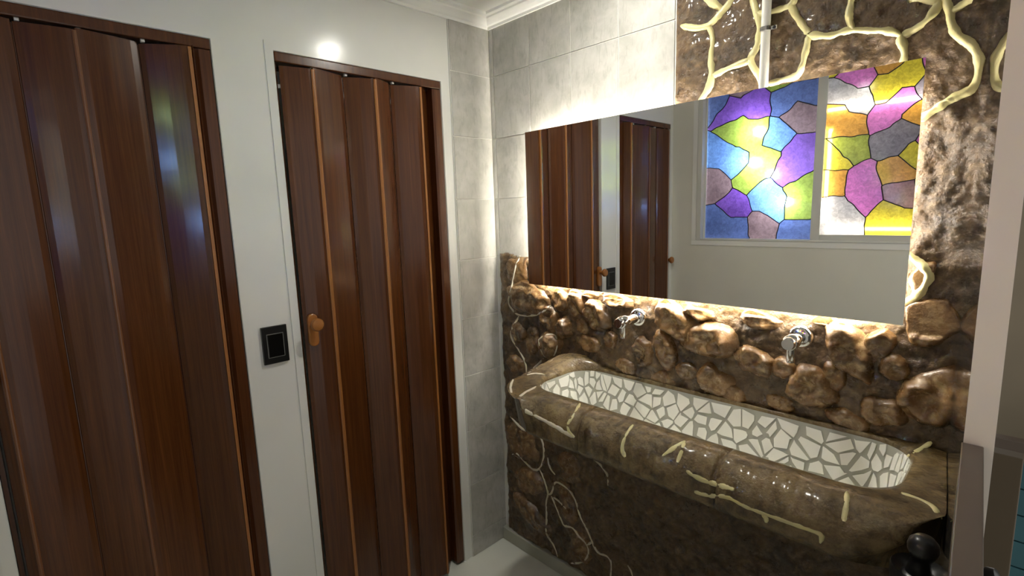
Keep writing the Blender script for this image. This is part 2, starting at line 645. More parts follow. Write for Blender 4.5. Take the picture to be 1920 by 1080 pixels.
UP = [
    [(1277, 48), (1300, 53), (1328, 48), (1347, 30), (1367, 7), (1385, -16)],
    [(1320, -10), (1334, 4), (1347, 12), (1355, 18)],
    [(1328, 48), (1334, 60), (1337, 80), (1333, 110), (1335, 140), (1328, 167), (1310, 192)],
    [(1338, 142), (1367, 128), (1407, 113)],
    [(1410, -20), (1412, 0), (1417, 20), (1425, 53), (1418, 90), (1407, 113), (1423, 143), (1432, 165)],
    [(1418, 27), (1437, 25), (1463, 17), (1483, 10), (1494, -8)],
    [(1483, 10), (1495, 33), (1517, 63)],
    [(1517, 66), (1557, 67), (1590, 57), (1630, 57), (1673, 59), (1687, 68)],
    [(1517, 66), (1511, 95), (1503, 127), (1493, 143), (1467, 150), (1440, 158)],
    [(1599, -15), (1593, 20), (1592, 40), (1600, 55)],
    [(1687, 66), (1693, 85), (1697, 102), (1692, 120)],
    [(1690, 68), (1723, 50), (1747, 27), (1757, 3), (1705, -4)],
    [(1766, -20), (1773, 0), (1780, 19), (1784, 44), (1795, 67), (1817, 80), (1832, 100), (1836, 122), (1830, 155), (1820, 168), (1789, 183), (1762, 200), (1722, 226)],
    [(1782, 22), (1800, 12), (1822, -3)],
    [(1700, 473), (1723, 493), (1742, 517), (1730, 543), (1713, 560), (1694, 572)],
]
for p in UP:
    vein('joint', p, BVH_WALL, 0.0175, 0.0085, VEIN, clad)
LOW = [
    [(975, 480), (968, 495), (957, 547), (953, 567), (970, 590), (1007, 590), (1033, 573)],
    [(973, 593), (957, 627), (973, 657), (985, 680), (987, 700)],
    [(1010, 637), (1015, 660), (1027, 673), (1040, 665), (1045, 645), (1042, 628), (1025, 627), (1010, 637)],
    [(1019, 672), (1008, 684), (1000, 690)],
    [(957, 781), (973, 799), (988, 809), (999, 806)],
    [(1006, 807), (1018, 831), (1019, 858), (1012, 879), (1000, 881), (979, 861), (969, 849), (961, 852)],
    [(1012, 879), (1022, 905), (1028, 927), (1024, 940), (1025, 973), (1024, 1000), (1039, 1024), (1046, 1044)],
    [(1028, 927), (1034, 926), (1040, 905), (1047, 905), (1065, 917), (1079, 938), (1086, 964), (1098, 988), (1110, 1015), (1120, 1036), (1137, 1042), (1144, 1050), (1147, 1062), (1144, 1085)],
    [(1034, 930), (1047, 961), (1059, 988), (1071, 987), (1086, 1006), (1101, 1022), (1104, 1038), (1092, 1055), (1071, 1056)],
    [(1101, 1022), (1110, 1016)],
    [(1038, 933), (1050, 941), (1061, 954)],
    [(1027, 858), (1031, 878), (1041, 890)],
    [(1103, 852), (1127, 873), (1140, 893), (1140, 910)],
    [(1177, 1060), (1183, 1070), (1187, 1082)],
]
for p in LOW:
    vein('joint', p, BVH_WALL, 0.0078, 0.0035, VEIN_PALE, clad)

# kerb at the foot of the back wall
kb = box('trim_3', (0.007, -0.028, 0), (1.60, 0.004, 0.062), KERB, bevel=0.004)
tag(kb, 'low grey cement kerb at the foot of the rock wall', kind='structure')

# cornices
def cornice(name, horizontal_x, lab):
    prof = [(0.0, 2.300), (0.010, 2.300), (0.012, 2.309), (0.020, 2.312), (0.030, 2.320), (0.044, 2.328), (0.046, 2.334), (0.062, 2.336), (0.064, ZC + 0.001), (0.0, ZC + 0.001)]
    b_ = bmesh.new()
    if horizontal_x:
        A = [b_.verts.new((max(o_, 0), -o_, z_)) for o_, z_ in prof]
        B = [b_.verts.new((1.62, -o_, z_)) for o_, z_ in prof]
    else:
        A = [b_.verts.new((o_, -o_, z_)) for o_, z_ in prof]
        B = [b_.verts.new((o_, YB, z_)) for o_, z_ in prof]
    n = len(prof)
    b_.faces.new(A)
    b_.faces.new(B)
    for i in range(n):
        b_.faces.new((A[i], A[(i + 1) % n], B[(i + 1) % n], B[i]))
    o = from_bm(name, b_, WHITE_TRIM)
    tag(o, lab, kind='structure')


cornice('trim_1', True, 'white ceiling cornice along the mirror wall')
cornice('trim_2', False, 'white ceiling cornice along the door wall')

# wall with the stained window (seen in the mirror)
WX0, WX1, WZ0, WZ1 = 0.168, 1.500, 1.335, 2.262
bm = bmesh.new()
for lo, hi in (((-0.14, YB - 0.10, 0), (WX0, YB, ZC)), ((WX1, YB - 0.10, 0), (2.75, YB, ZC)), ((WX0, YB - 0.10, 0), (WX1, YB, WZ0)), ((WX0, YB - 0.10, WZ1), (WX1, YB, ZC))):
    add_box(bm, lo, hi)
wo = from_bm('wall_opposite', bm, WALL_OPP)
tag(wo, 'greyish white wall around the stained glass window, seen in the mirror', kind='structure')
bm = bmesh.new()
for lo, hi in (((WX0 - .05, YB - 0.30, WZ0 - .05), (WX1 + .05, YB - 0.28, WZ1 + .05)), ((WX0 - .05, YB - 0.28, WZ0 - .05), (WX0 - .03, YB - 0.1, WZ1 + .05)),
               ((WX1 + .03, YB - 0.28, WZ0 - .05), (WX1 + .05, YB - 0.1, WZ1 + .05)), ((WX0 - .03, YB - 0.28, WZ0 - .05), (WX1 + .03, YB - 0.1, WZ0 - .03)),
               ((WX0 - .03, YB - 0.28, WZ1 + .03), (WX1 + .03, YB - 0.1, WZ1 + .05))):
    add_box(bm, lo, hi)
from_bm('light_niche', bm, NICHE, wo)

# right side: glossy partition, slightly splayed
S = 0.100
PY = -0.56
pr = prism('wall_partition', [(1.566, 0.0), (1.566 - S * PY, PY), (1.6545, PY - 0.002), (1.61, 0.0)], 0, ZC, PANEL)
tag(pr, 'thin glossy pinkish white partition reflecting the rock wall', kind='structure')
pe = prism('end_strip', [(1.566 - S * PY + .0002, PY), (1.566 - S * PY + .0002, PY - .003), (1.6548, PY - .005), (1.6548, PY)], 0, ZC - .002, PANEL_END, pr)
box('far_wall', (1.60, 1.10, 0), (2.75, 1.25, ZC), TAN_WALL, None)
fw = bpy.data.objects['far_wall']
fw.name = 'wall_far'
tag(fw, 'dim tan wall in the room beyond the partition', kind='structure')


# ------------------------------------------------------------------ folding doors
def folding_door(name, y0, y1, folds, label, handle_y, handle_x, bright):
    """folds: list of (y, x) fold line positions from the handle side to the gap side"""
    root = empty(name, (0, (y0 + y1) / 2, 0))
    tag(root, label, kind='structure')
    parts = []
    Z0, Z1 = 0.022, 2.026
    th = 0.008
    for (ya, xa), (yb, xb) in zip(folds, folds[1:]):
        d = Vector((xb - xa, yb - ya, 0)).normalized()
        n = Vector((d.y, -d.x, 0))
        if n.x < 0:
            n = -n
        a = Vector((xa, ya, 0)) + d * 0.002
        b = Vector((xb, yb, 0)) - d * 0.002
        # slightly crowned leaf: five point section
        pts = []
        for t, c in ((0, 0), (0.12, .0025), (0.5, .0035), (0.88, .0025), (1, 0)):
            q = a.lerp(b, t) + n * c
            pts.append((q.x, q.y))
        for t in (1, 0):
            q = a.lerp(b, t) - n * th
            pts.append((q.x, q.y))
        zt = Z1 - (0.004 if xb > xa else 0.0)
        parts.append(prism('panel', pts, Z0, zt, WOOD))
    for i, (y, x) in enumerate(folds[1:-1], 1):
        ridge = x > 0.01
        wdt = (0.0060 if bright else 0.0045) if ridge else 0.0030
        parts.append(prism('hinge_strip', [(x + (.002 if ridge else -.004), y - wdt), (x + (.0045 if ridge else -.001), y - wdt * .3), (x + (.0045 if ridge else -.001), y + wdt * .3), (x + (.002 if ridge else -.004), y + wdt), (x - .012, y + wdt), (x - .012, y - wdt)],
                           Z0 + .001, Z1 - .006, (WOOD_EDGE if bright else WOOD_SOFT) if ridge else WOOD))
    # end strip at the last ridge (seen edge-on beside the dark gap)
    ye, xe = folds[-1]
    parts.append(prism('hinge_strip', [(xe - .014, ye - .001), (xe + .003, ye - .001), (xe + .003, ye + .007), (xe - .014, ye + .009)], Z0 + .001, Z1 - .006, WOOD_EDGE))
    # folded return leaf in the dark gap, side jambs, head track
    parts.append(prism('panel', [(xe - .006, ye + .010), (xe - .002, ye + .012), (-0.060, y1 - .020), (-0.066, y1 - .024)], Z0, Z1, WOOD))
    jw = 0.040
    parts.append(prism('side_jamb', [(-0.04, y1 - jw), (-.002, y1 - jw), (.003, y1 - jw + .008), (.003, y1 - .004), (-.002, y1 - .001), (-0.04, y1 - .001)], 0.012, 2.030, WOOD))
    parts.append(box('side_jamb', (-0.045, y0 + .001, 0.012), (-0.014, y0 + .010, 2.030), WOOD))
    parts.append(box('head_track', (-0.060, y0 + .001, 2.032), (0.004, y1 - .001, DT - .001), WOOD, bevel=.003))
    parts.append(box('head_shade_block', (-0.10, y0, 2.030), (-0.062, y1, DT), TRACK_SHADE))  # near-black filler, the shade behind the track put into its colour
    for i, (y, x) in enumerate(folds[1:-1]):
        parts.append(box('track_roller', (-0.018, y + .006, 2.0255), (-0.006, y + .015, 2.0325), CONDUIT, bevel=.001))
    # casing
    parts.append(prism('casing', [(0, y0 - .026), (.003, y0 - .026), (.004, y0 - .001), (0, y0 - .001)], 0, DT + .027, WHITE))
    parts.append(prism('casing', [(0, y1 + .001), (.004, y1 + .001), (.003, y1 + .026), (0, y1 + .026)], 0, DT + .027, WHITE))
    parts.append(box('casing', (0, y0 - .001, DT + .001), (.004, y1 + .001, DT + .027), WHITE))
    # handle
    hz0, hz1, hw = 1.128, 1.238, 0.0165
    bm_ = bmesh.new()
    ring = []
    for i in range(12):
        a = math.pi * i / 11
        ring.append((handle_y + hw * math.cos(a), hz1 - hw + hw * math.sin(a)))
    for i in range(12):
        a = math.pi + math.pi * i / 11
        ring.append((handle_y + hw * math.cos(a), hz0 + hw + hw * math.sin(a)))
    A = [bm_.verts.new((handle_x - .004, y, z)) for y, z in ring]
    B = [bm_.verts.new((handle_x + .006, y, z)) for y, z in ring]
    C_ = [bm_.verts.new((handle_x + .008, handle_y + (y - handle_y) * .86, 1.183 + (z - 1.183) * .95)) for y, z in ring]
    n = len(ring)
    bm_.faces.new(A)
    bm_.faces.new(C_)
    for P, Q in ((A, B), (B, C_)):
        for i in range(n):
            bm_.faces.new((P[i], P[(i + 1) % n], Q[(i + 1) % n], Q[i]))
    hp = from_bm('handle_plate', bm_, HANDLE)
    reparent(hp, root)
    hp['label'] = 'orange brown plastic handle plate'
    kn = lathe('knob', [(.010, 0), (.009, .010), (.011, .018), (.018, .023), (.0215, .029), (.0215, .035), (.018, .040), (.008, .042), (0, .042)], (handle_x + .007, handle_y + .001, 1.206), (1, 0, 0), HANDLE)
    kn.parent = hp
    for p in parts:
        reparent(p, root)
    return root


V, Rg = -0.015, 0.030
folding_door('door_2', D2[0], D2[1], [(-0.873, -0.004), (-0.776, 0.022), (-0.659, V), (-0.561, Rg), (-0.478, V), (-0.378, Rg)],
             'narrow reddish brown folding door between light switch and tiles', -0.848, 0.012, True)
folding_door('door_1', D1[0], D1[1], [(-1.606, -0.006), (-1.580, 0.014), (-1.464, -0.004), (-1.355, 0.014), (-1.225, -0.018), (-1.123, 0.041)],
             'reddish brown folding door at the left edge of the picture', -1.611, -0.010, False)

# ------------------------------------------------------------------ light switch
sw = empty('light_switch', (0, -0.969, 1.158))
tag(sw, 'black rectangular light switch plate on the white wall between the doors', 'light switch')
reparent(box('plate', (0, -1.0085, 1.097), (.009, -0.9305, 1.218), BLACK, bevel=.0015), sw)
bm = bmesh.new()
a0, a1, b0, b1, t_ = -0.9945, -0.9435, 1.117, 1.194, .0011
for lo, hi in (((.0085, a0, b0), (.0096, a0 + t_, b1)), ((.0085, a1 - t_, b0), (.0096, a1, b1)), ((.0085, a0, b0), (.0096, a1, b0 + t_)), ((.0085, a0, b1 - t_), (.0096, a1, b1))):
    add_box(bm, lo, hi)
reparent(from_bm('outline', bm, GREYLINE), sw)
reparent(box('rocker', (.0085, a0 + .002, b0 + .002), (.0115, a1 - .002, b1 - .002), BLACK_GLOSS, bevel=.0012), sw)

# ------------------------------------------------------------------ sink
RX0, RX1, RY0, RY1, RC = 0.570, 1.450, -0.258, -0.095, 0.03
ZB = 0.805
RF, PHI = 0.035, math.radians(76)
ARC = RF * PHI
HF, VF = RF * math.sin(PHI), RF * (1 - math.cos(PHI))
WALLH = 0.150
STR = (WALLH - VF) / math.sin(PHI)
DMAX = ARC + STR
OMAX = HF + STR * math.cos(PHI)


def prof_d(d):
    """arc length beyond the flat bottom -> (horizontal offset, height, normal(h, v))"""
    if d <= 0:
        return 0, 0, (0, 1)
    if d < ARC:
        a = d / RF
        return RF * math.sin(a), RF * (1 - math.cos(a)), (-math.sin(a), math.cos(a))
    s = d - ARC
    return HF + s * math.cos(PHI), VF + s * math.sin(PHI), (-math.sin(PHI), math.cos(PHI))


def basin_map(X, Y, lift=0.0):
    qx, qy = min(max(X, RX0 + RC), RX1 - RC), min(max(Y, RY0 + RC), RY1 - RC)
    dx, dy = X - qx, Y - qy
    r = math.hypot(dx, dy)
    if r <= RC:
        return Vector((X, Y, ZB + lift))
    nx, ny = dx / r, dy / r
    d = r - RC
    if d > 0:
        # corners: the walls are swept, arc shrinks
        o, h, (nh, nv) = prof_d(min(d, DMAX))
        return Vector((qx + nx * (RC + o + nh * lift), qy + ny * (RC + o + nh * lift), ZB + h + nv * lift))
    return Vector((X, Y, ZB + lift))


path = []          # (q on the inner rounded rectangle, normal)
NS, NE, NCN = 200, 40, 20


def seg(a, b, n, nrm):
    for i in range(n):
        t = i / n
        path.append(((a[0] + (b[0] - a[0]) * t, a[1] + (b[1] - a[1]) * t), nrm))


def corner(cx, cy, a0_):
    for i in range(NCN):
        a = a0_ + math.pi / 2 * i / NCN
        path.append(((cx + RC * math.cos(a), cy + RC * math.sin(a)), (math.cos(a), math.sin(a))))


seg((RX0 + RC, RY0), (RX1 - RC, RY0), NS, (0, -1))
corner(RX1 - RC, RY0 + RC, -math.pi / 2)
seg((RX1, RY0 + RC), (RX1, RY1 - RC), NE, (1, 0))
corner(RX1 - RC, RY1 - RC, 0)
seg((RX1 - RC, RY1), (RX0 + RC, RY1), NS, (0, 1))
corner(RX0 + RC, RY1 - RC, math.pi / 2)
seg((RX0, RY1 - RC), (RX0, RY0 + RC), NE, (-1, 0))
corner(RX0 + RC, RY0 + RC, math.pi)
NP = len(path)


def rim_w(n):
    nx, ny = n
    wx = 0.098 if nx < 0 else 0.110
    wy = 0.128 if ny < 0 else 0.014
    return wx * nx * nx + wy * ny * ny


RIM = [(0, .0), (.05, .010), (.16, .016), (.32, .018), (.50, .016), (.68, .010), (.82, -.002), (.93, -.020), (.99, -.042), (1.0, -.062), (.96, -.084), (.86, -.100), (.70, -.112),
       (.45, -.122), (.15, -.150), (-.15, -.180), (-.45, -.190)]
vs, fs = [], []
ds = [0, ARC * .33, ARC * .66, ARC, ARC + STR * .25, ARC + STR * .5, ARC + STR * .75, DMAX]
vs.append(Vector(((RX0 + RX1) / 2, (RY0 + RY1) / 2, ZB)))
nl = 0
for d in ds:
    o, h, _ = prof_d(d)
    for q, n in path:
        vs.append(Vector((q[0] + n[0] * o, q[1] + n[1] * o, ZB + h)))
    nl += 1
zr = ZB + WALLH
for a, dz in RIM[1:]:
    for q, n in path:
        w_ = rim_w(n)
        k = OMAX + a * w_
        if n[0] > 0 and a > .1 and dz > -.11:
            dz = dz + (0.012 - dz) * n[0] ** 2 * (1 if dz > -.05 else .5)
        p = Vector((q[0] + n[0] * k, q[1] + n[1] * k, zr + dz))
        if a > 0.1:
            amp = min(1, (a - .1) / .4)
            f1 = noise.fractal(Vector((p.x * 9, p.y * 9, p.z * 9)), 1, 2, 3)
            f2 = noise.fractal(Vector((p.x * 30, p.y * 30, p.z * 30 + 5)), 1, 2, 3)
            f3 = noise.fractal(Vector((p.x * 70, p.y * 70, p.z * 70 + 9)), 1, 2, 2)
            disp = amp * (0.011 * f1 + 0.0055 * f2 + 0.0016 * f3) * (1 if dz < .008 else .45)
            if n[1] < -.3:
                # a shallow groove along the front face
                disp -= 0.007 * math.exp(-((dz + .062 + .012 * math.sin(p.x * 5)) / .012) ** 2)
                disp -= 0.010 * sum(math.exp(-((p.x - gx) / .006) ** 2) for gx in (0.80, 1.20)) * max(0, -n[1])
            p += Vector((n[0], n[1], 0)) * disp + Vector((0, 0, 1)) * disp * .6
        # the left arm climbs towards the wall
        if n[0] < -.2:
            t = max(0, min(1, (p.y + 0.30) / 0.30))
            p.z += 0.050 * t * t * (-n[0]) * min(1, a * 3)
        p.x = min(p.x, 1.566 - S * p.y - .001)
        vs.append(p)
    nl += 1
for i in range(NP):
    fs.append((0, 1 + i, 1 + (i + 1) % NP))
nb = len(ds)
for L_ in range(nl - 1):
    for i in range(NP):
        j = (i + 1) % NP
        a, b = 1 + L_ * NP, 1 + (L_ + 1) * NP
        fs.append((a + j, a + i, b + i, b + j))
last = 1 + (nl - 1) * NP
fs.append(tuple(last + i for i in range(NP)))
me = bpy.data.meshes.new('basin_body')
me.from_pydata([tuple(v) for v in vs], [], fs)
me.update()
me.materials.append(ROCK_RIM)
me.materials.append(MORTAR)
lim = NP + (nb - 1) * NP
for i, p in enumerate(me.polygons):
    p.use_smooth = True
    if i < lim:
        p.material_index = 1
sink = empty('rock_sink', (1.0, -0.2, 0.70))
tag(sink, 'long wall-hung rock trough sink lined with white broken-tile mosaic', 'sink')
body = link('basin_body', me, None)
reparent(body, sink)
body['label'] = 'glossy brown rock rim and trough'
BVH_SINK = BVHTree.FromPolygons(vs, fs)


# mosaic shards
def clip(poly, nx, ny, c):
    out = []
    for i in range(len(poly)):
        p, q = poly[i], poly[(i + 1) % len(poly)]
        dp, dq = nx * p[0] + ny * p[1] - c, nx * q[0] + ny * q[1] - c
        if dp <= 0:
            out.append(p)
        if dp * dq < 0:
            t = dp / (dp - dq)
            out.append((p[0] + (q[0] - p[0]) * t, p[1] + (q[1] - p[1]) * t))
    return out


def voronoi(seeds, rect, gap, k=18):
    S_ = np.array(seeds)
    cells = []
    for i, s in enumerate(S_):
        poly = [(rect[0], rect[1]), (rect[2], rect[1]), (rect[2], rect[3]), (rect[0], rect[3])]
        dd = ((S_ - s) ** 2).sum(1)
        for j in np.argsort(dd)[1:k + 1]:
            dx, dy = S_[j] - s
            L_ = math.hypot(dx, dy)
            nx, ny = dx / L_, dy / L_
            mx, my = (S_[j] + s) / 2
            g = gap() if callable(gap) else gap
            poly = clip(poly, nx, ny, nx * mx + ny * my - g)
            if len(poly) < 3:
                break
        cells.append(poly if len(poly) >= 3 else None)
    return cells


EX = DMAX - 0.006
rect = (RX0 - EX, RY0 - EX, RX1 + EX, RY1 + EX)
pitch = 0.040
seeds = []
ny_ = int((rect[3] - rect[1]) / pitch)
nx_ = int((rect[2] - rect[0]) / pitch)
for j in range(ny_):
    for i in range(nx_):
        seeds.append((rect[0] + (i + .5 + .5 * (j % 2) - .25 + random.uniform(-.46, .46)) * (rect[2] - rect[0]) / nx_,
                      rect[1] + (j + .5 + random.uniform(-.46, .46)) * (rect[3] - rect[1]) / ny_))
cells = voronoi(seeds, rect, lambda: random.uniform(.0010, .0030))
hid_v, hid_f = [], []
for s, poly in zip(seeds, cells):
    if poly is None:
        continue
    # drop the piece beyond the swept corners
    cxp = sum(p[0] for p in poly) / len(poly)
    cyp = sum(p[1] for p in poly) / len(poly)
    qx, qy = min(max(cxp, RX0 + RC), RX1 - RC), min(max(cyp, RY0 + RC), RY1 - RC)
    if math.hypot(cxp - qx, cyp - qy) - RC > DMAX - .004:
        continue
    poly = [(p[0] + (cxp - p[0]) * u, p[1] + (cyp - p[1]) * u) for p in poly for u in (random.choice((0, 0, .06, .14, .24, .36)),)]
    # subdivide edges so the shard can follow the curve
    pp = []
    for i in range(len(poly)):
        a, b = poly[i], poly[(i + 1) % len(poly)]
        n = max(1, int(math.hypot(b[0] - a[0], b[1] - a[1]) / .018))
        for t in range(n):
            pp.append((a[0] + (b[0] - a[0]) * t / n, a[1] + (b[1] - a[1]) * t / n))
    if len(pp) < 3:
        continue
    top = [basin_map(x, y, .0032) for x, y in pp]
    bot = [basin_map(x, y, -.001) for x, y in pp]
    c3 = basin_map(cxp, cyp, .0034)
    n = len(pp)
    v_ = [c3] + top + bot
    f_ = [(0, 1 + i, 1 + (i + 1) % n) for i in range(n)] + [(1 + i, 1 + n + i, 1 + n + (i + 1) % n, 1 + (i + 1) % n) for i in range(n)]
    if cyp < RY0 - 0.012:       # front inner wall, turned away from the viewer
        off = len(hid_v)
        hid_v += v_
        hid_f += [tuple(i + off for i in f) for f in f_]
    else:
        o = from_py('mosaic_shard', v_, f_, MOSAIC)
        reparent(o, sink)
if hid_v:
    o = from_py('mosaic_shards_front', hid_v, hid_f, MOSAIC)
    o['kind'] = 'stuff'
    reparent(o, sink)

RIMV = [
    [(962, 712), (956, 727), (962, 743), (970, 746), (987, 734), (1014, 722)],
    [(977, 767), (1010, 783), (1047, 803), (1077, 820)],
    [(1087, 757), (1077, 777), (1065, 793), (1065, 807), (1076, 819)],
    [(1187, 797), (1175, 813), (1167, 833), (1167, 847), (1172, 857)],
    [(1284, 827), (1277, 847), (1270, 867)],
    [(1283, 827), (1267, 837), (1242, 855)],
    [(1287, 883), (1317, 900), (1377, 918)],
    [(1302, 922), (1333, 930), (1363, 932), (1397, 950), (1437, 965), (1487, 983), (1527, 997), (1542, 1005), (1538, 1018)],
    [(1430, 963), (1436, 972), (1436, 980)],
    [(1588, 922), (1587, 947), (1582, 978)],
    [(1687, 872), (1705, 853), (1723, 843), (1747, 829)],
    [(1690, 924), (1727, 937), (1750, 950), (1764, 971)],
    [(1022, 703), (1005, 699), (988, 703)],
]
for p in RIMV:
    o = vein('painted_joint', p, BVH_SINK, 0.0095, 0.0022, VEIN_PALE if p[0][0] < 1080 else VEIN, None)
    reparent(o, sink)

# ------------------------------------------------------------------ taps
def tap(x, z, ln, lab):
    t = empty('wall_tap', (x, -0.03, z))
    tag(t, lab, 'tap', 'chrome taps over the trough sink')
    ax = (0, -1, 0)
    y0 = -0.024
    ps = [lathe('flange', [(0, 0), (.026, 0), (.031, .006), (.031, .016), (.028, .024), (.021, .028), (0, .028)], (x, y0, z), ax, CHROME),
          lathe('spout_tube', [(.0155, 0), (.0155, ln)], (x, y0 - .02, z), ax, CHROME),
          lathe('head', [(.0155, 0), (.0195, .003), (.0195, .030), (.017, .033), (0, .033)], (x, y0 - .02 - ln, z), ax, CHROME),
          lathe('push_button', [(.0165, 0), (.0165, .010), (.0145, .014), (0, .0145)], (x, y0 - .053 - ln, z), ax, CHROME),
          lathe('nozzle', [(.0115, 0), (.0115, .030), (.0095, .034), (.0095, .042), (.006, .042), (.006, .036), (0, .036)], (x, y0 - .036 - ln, z - .012), (0, 0, -1), CHROME)]
    for p in ps:
        reparent(p, t)


tap(0.752, 1.184, 0.070, 'left chrome wall tap over the mosaic trough, nearest the tiled corner')
tap(1.252, 1.196, 0.052, 'right chrome wall tap over the mosaic trough, below the mirror middle')

# ------------------------------------------------------------------ mirror with back light
MX0, MX1, MZ0, MZ1, MYF = 0.250, 1.470, 1.260, 1.855, -0.050
mir = empty('wall_mirror', ((MX0 + MX1) / 2, MYF, MZ0))
tag(mir, 'wide frameless back-lit mirror over the rock sink', 'mirror')
reparent(box('glass', (MX0, MYF, MZ0), (MX1, MYF + .004, MZ1), MIRROR), mir)
reparent(box('back_board', (MX0 + .003, MYF + .0042, MZ0 + .003), (MX1 - .003, MYF + .007, MZ1 - .003), MIRROR_BACK), mir)
LEDM = mat_emit('warm_white_led', WARM, LED_STRENGTH)
I_ = 0.042
ya, yb = MYF + .0072, MYF + .0160
for lo, hi in (((MX0 + I_, ya, MZ0 + .05), (MX0 + I_ + .010, yb, MZ1 - .06)), ((MX1 - .06, ya, MZ0 + .05), (MX1 - .05, yb, MZ1 - .06)),
               ((MX0 + .05, ya, MZ0 + .016), (MX1 - .05, MYF + .0200, MZ0 + .026)), ((MX0 + .05, ya, MZ1 - .070), (MX1 - .05, yb, MZ1 - .060))):
    o = box('led_strip', lo, hi, LEDM)
    o['label'] = 'lit warm white light strip behind the glass'
    reparent(o, mir)
for x in (0.40, 1.32):
    for z in (1.40, 1.72):
        reparent(lathe('standoff', [(.012, 0), (.012, .043)], (x, MYF + .007, z), (0, 1, 0), ALU, n=16), mir)

# ------------------------------------------------------------------ stained window
GX = lambda px, py: on_y(px, py, 2 * MYF * -1 * -1 - YB)     # virtual plane behind the mirror
win = empty('window_1', ((WX0 + WX1) / 2, YB, WZ0))
tag(win, 'sliding window with stained glass panes, seen in the mirror', kind='structure')
FR = 0.034
bm = bmesh.new()
for lo, hi in (((WX0, YB - .07, WZ0), (WX0 + .030, YB + .006, WZ1)), ((WX1 - .030, YB - .07, WZ0), (WX1, YB + .006, WZ1)),
               ((WX0 + .03, YB - .07, WZ0), (WX1 - .03, YB + .006, WZ0 + .010)), ((WX0 + .03, YB - .07, WZ1 - .016), (WX1 - .03, YB + .006, WZ1))):
    add_box(bm, lo, hi, .002)
reparent(from_bm('window_frame', bm, FRAME), win)
reparent(box('casing', (WX0 - .03, YB, WZ0 - .030), (WX1 + .03, YB + .004, WZ0 - .001), WHITE_TRIM), win)
reparent(box('casing', (WX0 - .03, YB, WZ0), (WX0 - .001, YB + .004, WZ1), WHITE_TRIM), win)


def sash(x0, x1, z0, z1, gx0, gx1, gz0, gz1, yf):
    bm_ = bmesh.new()
    for lo, hi in (((x0, yf - .022, z0), (gx0, yf, z1)), ((gx1, yf - .022, z0), (x1, yf, z1)), ((gx0, yf - .022, z0), (gx1, yf, gz0)), ((gx0, yf - .022, gz1), (gx1, yf, z1))):
        if hi[0] - lo[0] > .001 and hi[2] - lo[2] > .001:
            add_box(bm_, lo, hi, .0015)
    o = from_bm('sash', bm_, FRAME)
    reparent(o, win)
    return o


LP = (0.206, 1.347, 0.812, 2.240)
RP = (0.856, 1.376, 1.462, 2.225)
s1 = sash(0.196, 0.822, 1.343, 2.246, LP[0], LP[2], LP[1], LP[3], YB - .034)
s2 = sash(0.812, 1.472, 1.343, 2.246, RP[0], RP[2], RP[1], RP[3], YB - .004)

PU, BL, SL = (0.36, 0.10, 0.62), (0.26, 0.46, 0.92), (0.20, 0.26, 0.58)
YG, YE, OR_ = (0.46, 0.52, 0.04), (0.92, 0.70, 0.03), (0.95, 0.42, 0.05)
BR, MA, GW, DG = (0.50, 0.26, 0.24), (0.86, 0.22, 0.66), (0.66, 0.62, 0.62), (0.30, 0.26, 0.30)
c7 = lambda X, Y: (1300 + X / 3, 100 + Y / 3)
LSEED = [((110, 265), SL), ((190, 320), PU), ((330, 280), PU), ((510, 240), SL), ((640, 215), SL), ((590, 330), BR), ((220, 430), YG), ((320, 450), YG), ((450, 470), BL), ((130, 560), BL),
         ((210, 620), BL), ((570, 560), PU), ((520, 650), PU), ((390, 600), YG), ((290, 700), YG), ((110, 730), BR), ((220, 860), PU), ((380, 800), BL), ((440, 870), BL), ((590, 780), YG),
         ((560, 870), YG), ((130, 960), SL), ((220, 990), SL), ((370, 970), BR), ((560, 1000), SL), ((250, 160), BR), ((480, 120), YG), ((120, 140), BL), ((640, 60), PU)]
RSEED = [((920, 120), MA), ((1200, 120), YE), ((1080, 200), YE), ((840, 230), GW), ((930, 270), GW), ((1180, 260), MA), ((1080, 350), MA), ((870, 390), OR_), ((800, 350), OR_), ((1265, 340), OR_), ((1120, 490), DG),
         ((1190, 440), DG), ((860, 540), YG), ((800, 590), YE), ((1250, 570), YE), ((780, 720), OR_), ((940, 720), MA), ((960, 820), MA), ((1150, 660), OR_), ((1160, 790), BR), ((780, 890), GW), ((850, 920), GW),
         ((1080, 910), YE), ((1150, 960), YE), ((1350, 480), MA), ((1350, 760), YG), ((1350, 950), PU), ((1440, 640), OR_), ((1460, 880), GW), ((1440, 330), YE), ((1350, 180), DG), ((1480, 470), BL),
         ((850, 10), YE), ((1100, 20), OR_), ((1400, 40), MA), ((1530, 750), PU), ((1530, 200), OR_)]
smats = {}


